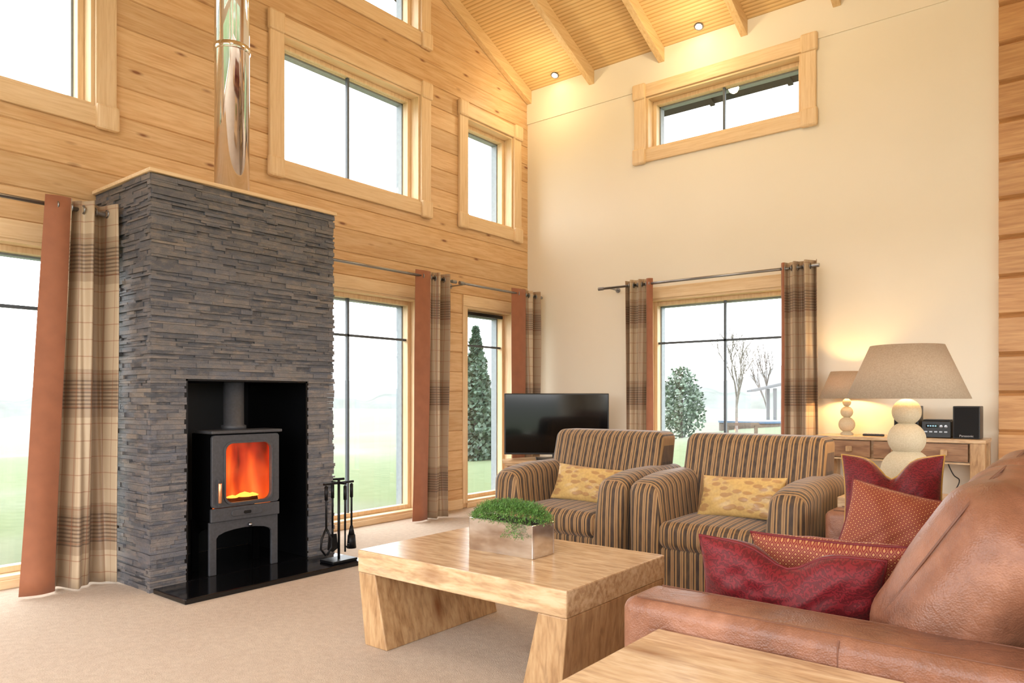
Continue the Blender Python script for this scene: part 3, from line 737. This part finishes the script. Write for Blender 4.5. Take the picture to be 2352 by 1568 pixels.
# ------------------------------------------------------------ sofa
sx0,sx1,sy0,sy1=-1.0,.10,1.73,3.88
sm_y=(sy0+sy1)/2
sf=root('leather_sofa','tan brown leather sofa with plump back cushions and low square arms','sofa',(-.45,sm_y,0))
m=MB(); m.rbox((-.44,sm_y,.17),(1.0,2.05,.22),.02); m.build('base',m_leather,sf,smooth=True,merge=True)
for y in (sy0+.1,sy1-.1):
    m=MB(); m.rbox((-.45,y,.305),(1.1,.2,.51),.035,(0,.004,.006)); o=m.build('arm',m_leather,sf,smooth=True,merge=True)
    zt=.5615
    m=MB(); m.tube([(-.96,y-.075,zt),(.06,y-.075,zt)],.0018,6); m.tube([(-.96,y+.075,zt),(.06,y+.075,zt)],.0018,6); m.build('stitched_seam',m_seam,o)
    m=MB(); m.tube([(-.44,y-.09,.553),(-.44,y-.1008,.54),(-.44,y-.1030,.30),(-.44,y-.1008,.1)],.0018,6); m.build('panel_seam',m_seam,o)
for y in (sm_y-.44,sm_y+.44):
    m=MB(); m.rbox((-.58,y,.345),(.82,.87,.17),.05,(.02,.0,.02)); m.build('seat_cushion',m_leather,sf,smooth=True,merge=True)
m=MB(); m.rbox((.06,sm_y,.41),(.14,1.76,.64),.04); m.build('back_frame',m_leather,sf,smooth=True,merge=True)
TB=32
Rm=Matrix.Rotation(R(TB),3,'Y')
for y,L in ((sm_y-.435,.87),(sm_y+.435,.87)):
    def f(w): 
        w=Vector(w); w.x+=.006*math.sin(w.y*13+w.z*9); w.y+=.007*math.sin(w.z*17+w.x*9)
        return Rm@w
    m=MB(); m.rbox((-.215,y,.635),(.32,L,.54),.13,(.012,.045,.0),fn=f); o=m.build('back_cushion',m_leather,sf,smooth=True,merge=True)
    m=MB(); pts=[]
    for k in range(48):
        a=2*PI*k/48; c_,s_=math.cos(a),math.sin(a); e=.4
        yy=(L/2-.030)*math.copysign(abs(c_)**e,c_); zz=(.27-.030)*math.copysign(abs(s_)**e,s_); p=Rm@Vector((-.118,yy,zz)); pts.append((p.x-.215,p.y+y,p.z+.635))
    m.tube(pts,.003,6,closed=True); m.build('welt',m_seam,o,smooth=True)
for x in (-.92,.02):
    for y in (sy0+.06,sy1-.06):
        m=MB(); m.box(x-.03,x+.03,y-.03,y+.03,0,.065); m.build('foot',m_darkfoot,sf)
pillow('cushion','crimson damask velvet cushion with chopped top, resting beside the near sofa arm',(-.68,2.14,.54),(R(14),R(2),R(6)),.51,.28,.18,m_dam,m_redpipe,chop=.06,conc=.06,wk=1.6)
pillow('cushion','red and gold lattice cushion half hidden behind the nearest crimson cushion',(-.61,2.34,.555),(R(24),R(-1),R(0)),.46,.27,.15,m_lat,m_redpipe)
pillow('cushion','red and gold lattice cushion in front of the pointed crimson one, far end',(-.60,3.20,.58),(R(-20),R(12),R(8)),.38,.32,.16,m_lat,m_redpipe)
pillow('cushion','crimson damask cushion with mustard piping and two pointed ears, by far sofa arm',(-.66,3.46,.65),(R(-14),R(-2),R(5)),.40,.42,.18,m_dam,m_goldplain,chop=.09,conc=.09,wk=1.4)

# ------------------------------------------------------------ TV in the corner
tvr=root('television','flat black television angled across the corner','television',(-4.02,5.746,.515),R(38.5))
m=MB(); m.box(-.505,.505,-.015,.03,.045,.635); m.build('casing',m_rubber,tvr,bevel=.006,world=False)
m=MB(); m.box(-.492,.492,-.018,-.0145,.062,.622); m.build('screen',m_screen,tvr,world=False)
m=MB(); m.box(-.2,.2,-.1,.12,0,.012); m.box(-.04,.04,0,.03,.012,.06); m.build('stand',m_rubber,tvr,bevel=.004,world=False)
cb=root('television_cabinet','wooden corner cabinet under the television','cabinet',(-4.02,5.746,0),R(38.5))
m=MB(); m.prism([(-.52,-.16),(.47,-.16),(.47,.02),(.1,.3),(-.2,.3),(-.52,.02)],.485,.515,'z'); m.build('top',m_mango_x,cb,bevel=.004,world=False)
m=MB(); m.prism([(-.5,-.14),(.45,-.14),(.45,.02),(.1,.27),(-.2,.27),(-.5,.02)],.05,.485,'z'); m.build('body',m_mango_x,cb,world=False)
for s in (-1,1):
    m=MB(); m.box(-.02+s*.235-.22,-.02+s*.235+.22,-.158,-.14,.08,.46); d=m.build('cabinet_door',m_mango_dark,cb,bevel=.004,world=False)
    m=MB(); m.box(-.02+s*.05-.012,-.02+s*.05+.012,-.175,-.158,.26,.285); m.build('door_knob',m_mango_z,d,bevel=.003,world=False)
for x in (-.47,.42):
    m=MB(); m.box(x-.025,x+.025,-.13,-.08,0,.05); m.build('foot',m_mango_z,cb,world=False)

# ------------------------------------------------------------ console
cx0,cx1,cy0,cy1,ct=-1.70,-.555,6.0,6.40,.81
cn=root('console_table','narrow wooden console table with three drawers against cream wall','console table',((cx0+cx1)/2,6.2,0))
m=MB(); m.box(cx0,cx1,cy0,cy1,ct-.028,ct); m.build('top',m_mango_x,cn,bevel=.004)
for x in (cx0+.005,cx1-.095):
    for y in (cy0+.005,cy1-.095):
        m=MB(); m.box(x,x+.09,y,y+.09,0,ct-.028); m.build('leg',m_mango_z,cn,bevel=.004)
m=MB(); m.box(cx0+.095,cx1-.095,cy0+.05,cy0+.07,ct-.18,ct-.028); m.box(cx0+.095,cx1-.095,cy1-.05,cy1-.03,ct-.18,ct-.028)
m.box(cx0+.095,cx1-.095,cy0+.01,cy0+.05,ct-.18,ct-.168); m.build('apron',m_mango_x,cn,bevel=.002)
wd=(cx1-cx0-.19)/3
for i in range(3):
    a=cx0+.095+i*wd
    m=MB(); m.box(a+.012,a+wd-.012,cy0+.012,cy0+.05,ct-.162,ct-.034); d=m.build('drawer',m_mango_dark,cn,bevel=.003)
    m=MB(); m.box(a+wd/2-.022,a+wd/2+.022,cy0-.014,cy0+.012,ct-.12,ct-.076); m.build('drawer_knob',m_mango_z,d,bevel=.006)

def lamp(label,x,y,zb,balls,sh,bm_):
    r=root('table_lamp',label,'lamp',(x,y,zb))
    zt=balls[0][0]+balls[0][1]
    m=MB(); zl=balls[-1][0]-balls[-1][1]; br=balls[-1][1]*.62
    m.lathe([(0,zb),(br*1.25,zb),(br*1.25,zb+(zl-zb)*.4+.004),(br*.6,zl+.012),(0,zl+.013)],(x,y,0),32); m.build('base',m_ball,r,smooth=False)
    for z,rad in balls:
        m=MB(); m.lathe([(rad*math.sin(PI*k/20),z-rad*math.cos(PI*k/20)) for k in range(21)],(x,y,0),36); m.build('ball',m_ball,r,smooth=True,merge=True)
    z0,z1,r0,r1=sh
    m=MB(); m.tube([(x,y,zt-.004),(x,y,z0+.06)],.008,10); m.build('neck',m_steel,r,smooth=True)
    m=MB(); m.open_lathe([(r0,z0),(r1,z1)],(x,y,0),64); m.build('lamp_shade',m_shade,r,smooth=True,solid=.003)
    m=MB(); k=.035 if r0>.25 else .025; m.lathe([(0,z0+.06),(k*.5,z0+.07),(k,z0+.1),(k*.8,z0+.1+k),(0,z0+.11+k)],(x,y,0),16); m.build('bulb',bm_,r,smooth=True)
    return r
lamp('large table lamp of stacked sand balls under wide grey linen shade',-.722,4.14,.60,[(1.032,.068),(.894,.088),(.728,.120)],(1.100,1.369,.281,.168),m_bulb)
lamp('small table lamp of stacked sand balls at left end of console',-1.508,6.2,ct,[(1.068,.032),(.992,.047),(.893,.062)],(1.1,1.316,.206,.118),m_bulb2)
slabtable('side_table','wooden end table between sofa and armchair under the large lamp','side table',-1.0,-.44,3.92,4.40,.60,.08)
def speaker(label,x0,x1):
    r=root('loudspeaker',label,'loudspeaker',((x0+x1)/2,6.2,ct),0,'black bookshelf speakers of the stereo')
    m=MB(); m.box(x0,x1,6.10,6.30,ct,ct+.235); m.build('casing',m_rubber,r,bevel=.005)
    m=MB(); m.box(x0+.008,x1-.008,6.09,6.10,ct+.008,ct+.227); m.build('grille',m_grille,r,bevel=.003)
    return r
def text(parent,s,size,x,y,z,mat,name='printed_name'):
    cu=bpy.data.curves.new('t','FONT'); cu.body=s; cu.size=size; cu.align_x='CENTER'; cu.extrude=.0004
    o=bpy.data.objects.new('t',cu); COL.objects.link(o); dg=bpy.context.evaluated_depsgraph_get(); dg.update()
    me=bpy.data.meshes.new_from_object(o.evaluated_get(dg)); bpy.data.objects.remove(o)
    q=bpy.data.objects.new(name,me); COL.objects.link(q); me.materials.clear(); me.materials.append(mat)
    q.parent=parent; q.rotation_euler=(R(90),0,0); q.location=Vector((x,y,z))-parent.location
s1=speaker('black speaker at the right end of console, right of the radio',-.765,-.598)
s2=speaker('black speaker half hidden behind the large lamp, left of radio',-1.15,-.985)
for s_,xx in ((s1,-.68),(s2,-1.068)): text(s_,'Panasonic',.022,xx,6.0885,ct+.014,m_tag)
rd=root('compact_stereo','compact black stereo with small display between the two speakers','stereo',(-.875,6.2,ct))
m=MB(); m.box(-.97,-.78,6.12,6.32,ct,ct+.125); m.build('casing',m_rubber,rd,bevel=.006)
m=MB(); m.box(-.94,-.86,6.117,6.12,ct+.075,ct+.1); m.build('display',m_screen,rd)
m=MB()
for k in range(4): m.box(-.93+k*.016,-.92+k*.016,6.1155,6.117,ct+.084,ct+.092)
m.build('display_light',m_disp,rd)
for k,xx in enumerate((-.84,-.81)):
    m=MB(); m.lathe([(0,0),(.011,0),(.011,-.012),(0,-.013)],(xx,6.12,ct+.085),16,'y'); m.build('knob',m_steel,rd,smooth=False)
m=MB(); 
for k in range(5): m.box(-.95+k*.032,-.93+k*.032,6.116,6.12,ct+.04,ct+.05)
m.build('button_row',m_steel,rd)
m=MB(); m.box(-.96,-.79,6.13,6.3,ct+.125,ct+.135); m.build('docking_lid',m_rubber,rd,bevel=.004)
rm=root('remote_control','dark remote control lying beside the small lamp','remote',(-1.30,6.14,ct))
m=MB(); m.box(-1.375,-1.225,6.12,6.16,ct,ct+.016); m.build('casing',m_rubber,rm,bevel=.005)
m=MB(); 
for k in range(6): m.box(-1.365+k*.022,-1.353+k*.022,6.13,6.15,ct+.016,ct+.019)
m.build('button_row',m_tag,rm)
m=MB(); pts=[(-.86,6.41,.78),(-.84,6.415,.62),(-.80,6.41,.52),(-.76,6.40,.48),(-.79,6.38,.40),(-.86,6.38,.33),(-.84,6.39,.22),(-.82,6.40,.05)]
q=[]
for i in range(len(pts)-1):
    for k in range(6):
        a=k/6; P0=Vector(pts[max(0,i-1)]);P1=Vector(pts[i]);P2=Vector(pts[i+1]);P3=Vector(pts[min(len(pts)-1,i+2)])
        q.append(.5*((2*P1)+(P2-P0)*a+(2*P0-5*P1+4*P2-P3)*a*a+(3*P1-P0-3*P2+P3)*a**3))
m.tube(q,.004,6); tag(m.build('power_cord',m_rubber,smooth=True),'thin black power cord hanging behind the console table','cord')

# ------------------------------------------------------------ lights
def spot(label,x,y,vis=True):
    z=zc(y)
    r=root('ceiling_spotlight',label,'ceiling light',(x,y,z),0,'recessed ceiling spotlights')
    m=MB(); m.lathe([(.0,-.004),(.042,-.004),(.045,-.012),(.032,-.014),(.03,-.008),(0,-.008)],(0,0,0),24); o=m.build('rim',m_steel,r,world=False); o.rotation_euler=(R(-23),0,0)
    m=MB(); m.lathe([(0,-.02),(.022,-.018),(.027,-.009),(0,-.009)],(0,0,0),20); o=m.build('lamp_face',m_spot,r,world=False); o.rotation_euler=(R(-23),0,0)
    l=bpy.data.lights.new('spot_glow','POINT'); l.energy=8; l.color=(1,.80,.45); l.shadow_soft_size=.05
    lo=bpy.data.objects.new('spot_glow',l); COL.objects.link(lo); lo.location=(x,y-.35,z-.30)
spot('lit spotlight in ceiling bay nearest the gable wall corner',-4.45,6.33)
spot('lit spotlight in ceiling bay above left part of high window',-2.82,6.33)
def light(n,t,loc,e,c,size,rot=(0,0,0)):
    l=bpy.data.lights.new(n,t); l.energy=e; l.color=c
    if t=='POINT': l.shadow_soft_size=size
    elif t=='AREA': l.size=size
    o=bpy.data.objects.new(n,l); COL.objects.link(o); o.location=loc; o.rotation_euler=rot
light('fire_light','POINT',(-4.2,2.5,.62),1.5,(1,.35,.1),.04)
light('room_fill_a','POINT',(-1.2,.6,4.2),62,(1,.94,.86),.5)  # added fill light out of view, no real fitting
light('room_fill_b','POINT',(-2.2,4.4,4.45),50,(1,.84,.58),.4)  # added warm fill above the frame, turns ceiling and upper wall golden

# ------------------------------------------------------------ outside
F=Vector((-.6225,.7826,0)); Rr=Vector((.7826,.6225,0))
def out(px,d): 
    p=F*d+Rr*((px-1176)/1662*d); return p.x,p.y
def sm(t): t=max(0,min(1,t)); return t*t*(3-2*t)
def gh(x,y):
    a=sm((y-7.5)/11)*.62*sm((x+9)/4+.2)
    b=-1.5*sm((-x-14)/30)*sm((30-y)/20+.3)
    return -.15+a+b+.05*math.sin(x*.3)*math.sin(y*.23)*sm((abs(x+1)-8)/5)
m=MB(); vs=[];fs=[];NX=150
for i in range(NX+1):
    for j in range(NX+1):
        x=-1+((i/NX*2-1)**3*110+(i/NX*2-1)*14); y=3+((j/NX*2-1)**3*110+(j/NX*2-1)*14); vs.append((x,y,gh(x,y)))
for i in range(NX):
    for j in range(NX): a=i*(NX+1)+j; fs.append((a,a+NX+1,a+NX+2,a+1))
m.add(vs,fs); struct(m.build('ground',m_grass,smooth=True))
def ringhill(name,rad,hf,mat):
    m=MB(); vs=[];fs=[]
    for i in range(721):
        a=2*PI*i/720; h=hf(a)
        for q,(k,z) in enumerate(((.93,-3),(1,h*.7),(1.05,h))): vs.append((math.cos(a)*rad*k,math.sin(a)*rad*k,z))
    for i in range(720):
        for q in range(2): fs.append((i*3+q,i*3+3+q,i*3+4+q,i*3+1+q))
    m.add(vs,fs); struct(m.build(name,mat,smooth=True))
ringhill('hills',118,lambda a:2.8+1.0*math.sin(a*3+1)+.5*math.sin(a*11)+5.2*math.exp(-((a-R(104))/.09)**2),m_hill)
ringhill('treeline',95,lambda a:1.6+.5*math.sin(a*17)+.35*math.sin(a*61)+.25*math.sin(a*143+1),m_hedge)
def leafmass(m,c,fn,n,L):
    for i in range(n):
        p=Vector(fn())+Vector(c); d=Vector((random.gauss(0,1),random.gauss(0,1),random.gauss(0,1))).normalized(); s_=d.orthogonal().normalized()*L*.4
        m.add([p,p+d*L*.5+s_,p+d*L,p+d*L*.5-s_],[(0,1,2,3)])
x,y=out(1566,17); z=gh(x,y)
r=root('garden_shrub','rounded dense evergreen shrub on the lawn outside eave window','shrub',(x,y,z))
m=MB()
def f1():
    while True:
        a,b,c_=[random.uniform(-1,1) for _ in range(3)]
        q=a*a+b*b+c_*c_
        if .1<q<1+.15*math.sin(a*9)*math.sin(c_*8): break
    return (a*.52*(1-.3*c_),b*.52*(1-.3*c_),.84+c_*.84)
leafmass(m,(x,y,z),f1,2000,.085); m.build('foliage',m_leaf,r)
m=MB(); m.tube([(x,y,z),(x,y,z+.9)],[.04,.02],8); m.build('stem',m_bark,r)
x,y=out(1093,15); z=gh(x,y)
r=root('conifer','tall dark conifer outside the narrow corner window','tree',(x,y,z))
m=MB()
def f2():
    k=random.random()**1.3; a=random.uniform(0,2*PI); rad=(1-k)*.8*(.5+.5*abs(math.sin(k*22+a)))*math.sqrt(random.uniform(.2,1)); return (rad*math.cos(a),rad*math.sin(a),.1+k*2.6-rad*.2)
leafmass(m,(x,y,z),f2,5200,.1); m.build('foliage',m_con,r)
m=MB(); m.tube([(x,y,z-.05),(x,y,z+2.6)],[.06,.01],8); m.build('trunk',m_bark,r)
def bare(label,px,d,H,seed,mat,r0=.028):
    random.seed(seed); x,y=out(px,d); z=gh(x,y)
    r=root('bare_tree',label,'tree',(x,y,z)); tm=MB(); bm_=MB()
    def br(p,dr,L,rad,dep):
        q=p+dr*L; mid=p+dr*L*.5+Vector((random.uniform(-1,1),random.uniform(-1,1),0))*L*.04
        (tm if dep==0 else bm_).tube([p,mid,q],[rad,rad*.85,rad*.65],5)
        if dep>=5: return
        for k in range(3):
            a=random.uniform(0,2*PI); sp=random.uniform(.2,.5)
            nd=(dr+Vector((math.cos(a),math.sin(a),.35))*sp).normalized()
            br(p+dr*L*random.uniform(.4,1),nd,L*random.uniform(.68,.85),max(.004,rad*.62),dep+1)
    br(Vector((x,y,z-.05)),Vector((0,0,1)),H*.28,r0,0)
    tm.build('trunk',mat,r); bm_.build('branches',mat,r)
bare('slender leafless pale birch on the lawn outside eave window',1692,16,3.1,11,m_birch,.034)
bare('leafless dark twiggy tree farther off at right of the eave window',1762,30,4.4,5,m_bark,.05)
random.seed(9)
x,y=out(1703,15.0); z=gh(x,y)
r=root('timber_rail','short weathered timber rail on two posts beside the birch','rail',(x,y,z),R(38))
for s in (-.3,.3):
    m=MB(); m.box(s-.03,s+.03,-.03,.03,-.05,.24); m.build('post',m_post,r,world=False)
m=MB(); m.box(-.36,.36,-.035,.035,.24,.30); m.build('crosspiece',m_post,r,world=False)
x,y=out(1725,17.6); z=gh(x,y)
r=root('hot_tub','low round tub with blue cover behind the timber rail','hot tub',(x,y,z-.05))
m=MB(); m.lathe([(.75,-.05),(.75,.14),(.7,.15),(0,.15)],(0,0,0),32); m.build('tub_shell',m_post,r,world=False)
m=MB(); m.lathe([(.77,.15),(.77,.2),(0,.22)],(0,0,0),32); m.build('cover',m_water,r,world=False)
x,y=out(1812,21.5); z=gh(x,y)
r=root('garden_pergola','pale grey pergola with slanting rafters at right outside eave window','pergola',(x,y,z),R(30))
for a in (-.5,.9):
    for b in (-.5,.5):
        m=MB(); m.box(a-.045,a+.045,b-.045,b+.045,-.1,1.05); m.build('post',m_pergola,r,world=False)
m=MB()
for k in range(6):
    b=-.6+k*.24; m.hexa([(-1.1,b,.95),(1.1,b,1.45),(1.1,b+.04,1.45),(-1.1,b+.04,.95)],[(-1.1,b,1.0),(1.1,b,1.52),(1.1,b+.04,1.52),(-1.1,b+.04,1.0)])
m.build('roof_rafters',m_pergola,r,world=False)

# ------------------------------------------------------------ world and camera
w=bpy.data.worlds.new('World'); S.world=w; w.use_nodes=True; nt=w.node_tree; bg=nt.nodes['Background']
tc=nt.nodes.new('ShaderNodeTexCoord'); sx=nt.nodes.new('ShaderNodeSeparateXYZ'); rp=nt.nodes.new('ShaderNodeValToRGB')
nt.links.new(tc.outputs['Generated'],sx.inputs[0]); nt.links.new(sx.outputs[2],rp.inputs[0]); nt.links.new(rp.outputs[0],bg.inputs[0])
rp.color_ramp.elements[0].color=(1,1,1,1); rp.color_ramp.elements[0].position=0
rp.color_ramp.elements[1].color=(.90,.95,1,1); rp.color_ramp.elements[1].position=.8
bg.inputs[1].default_value=7.3
cam=bpy.data.cameras.new('camera'); co=bpy.data.objects.new('camera',cam); COL.objects.link(co)
co.location=(0,0,1.1); co.rotation_euler=(R(90),0,R(38.5)); cam.sensor_width=36; cam.lens=1662/2352*36; cam.shift_y=131/2352; cam.clip_start=.05; cam.clip_end=500
S.camera=co
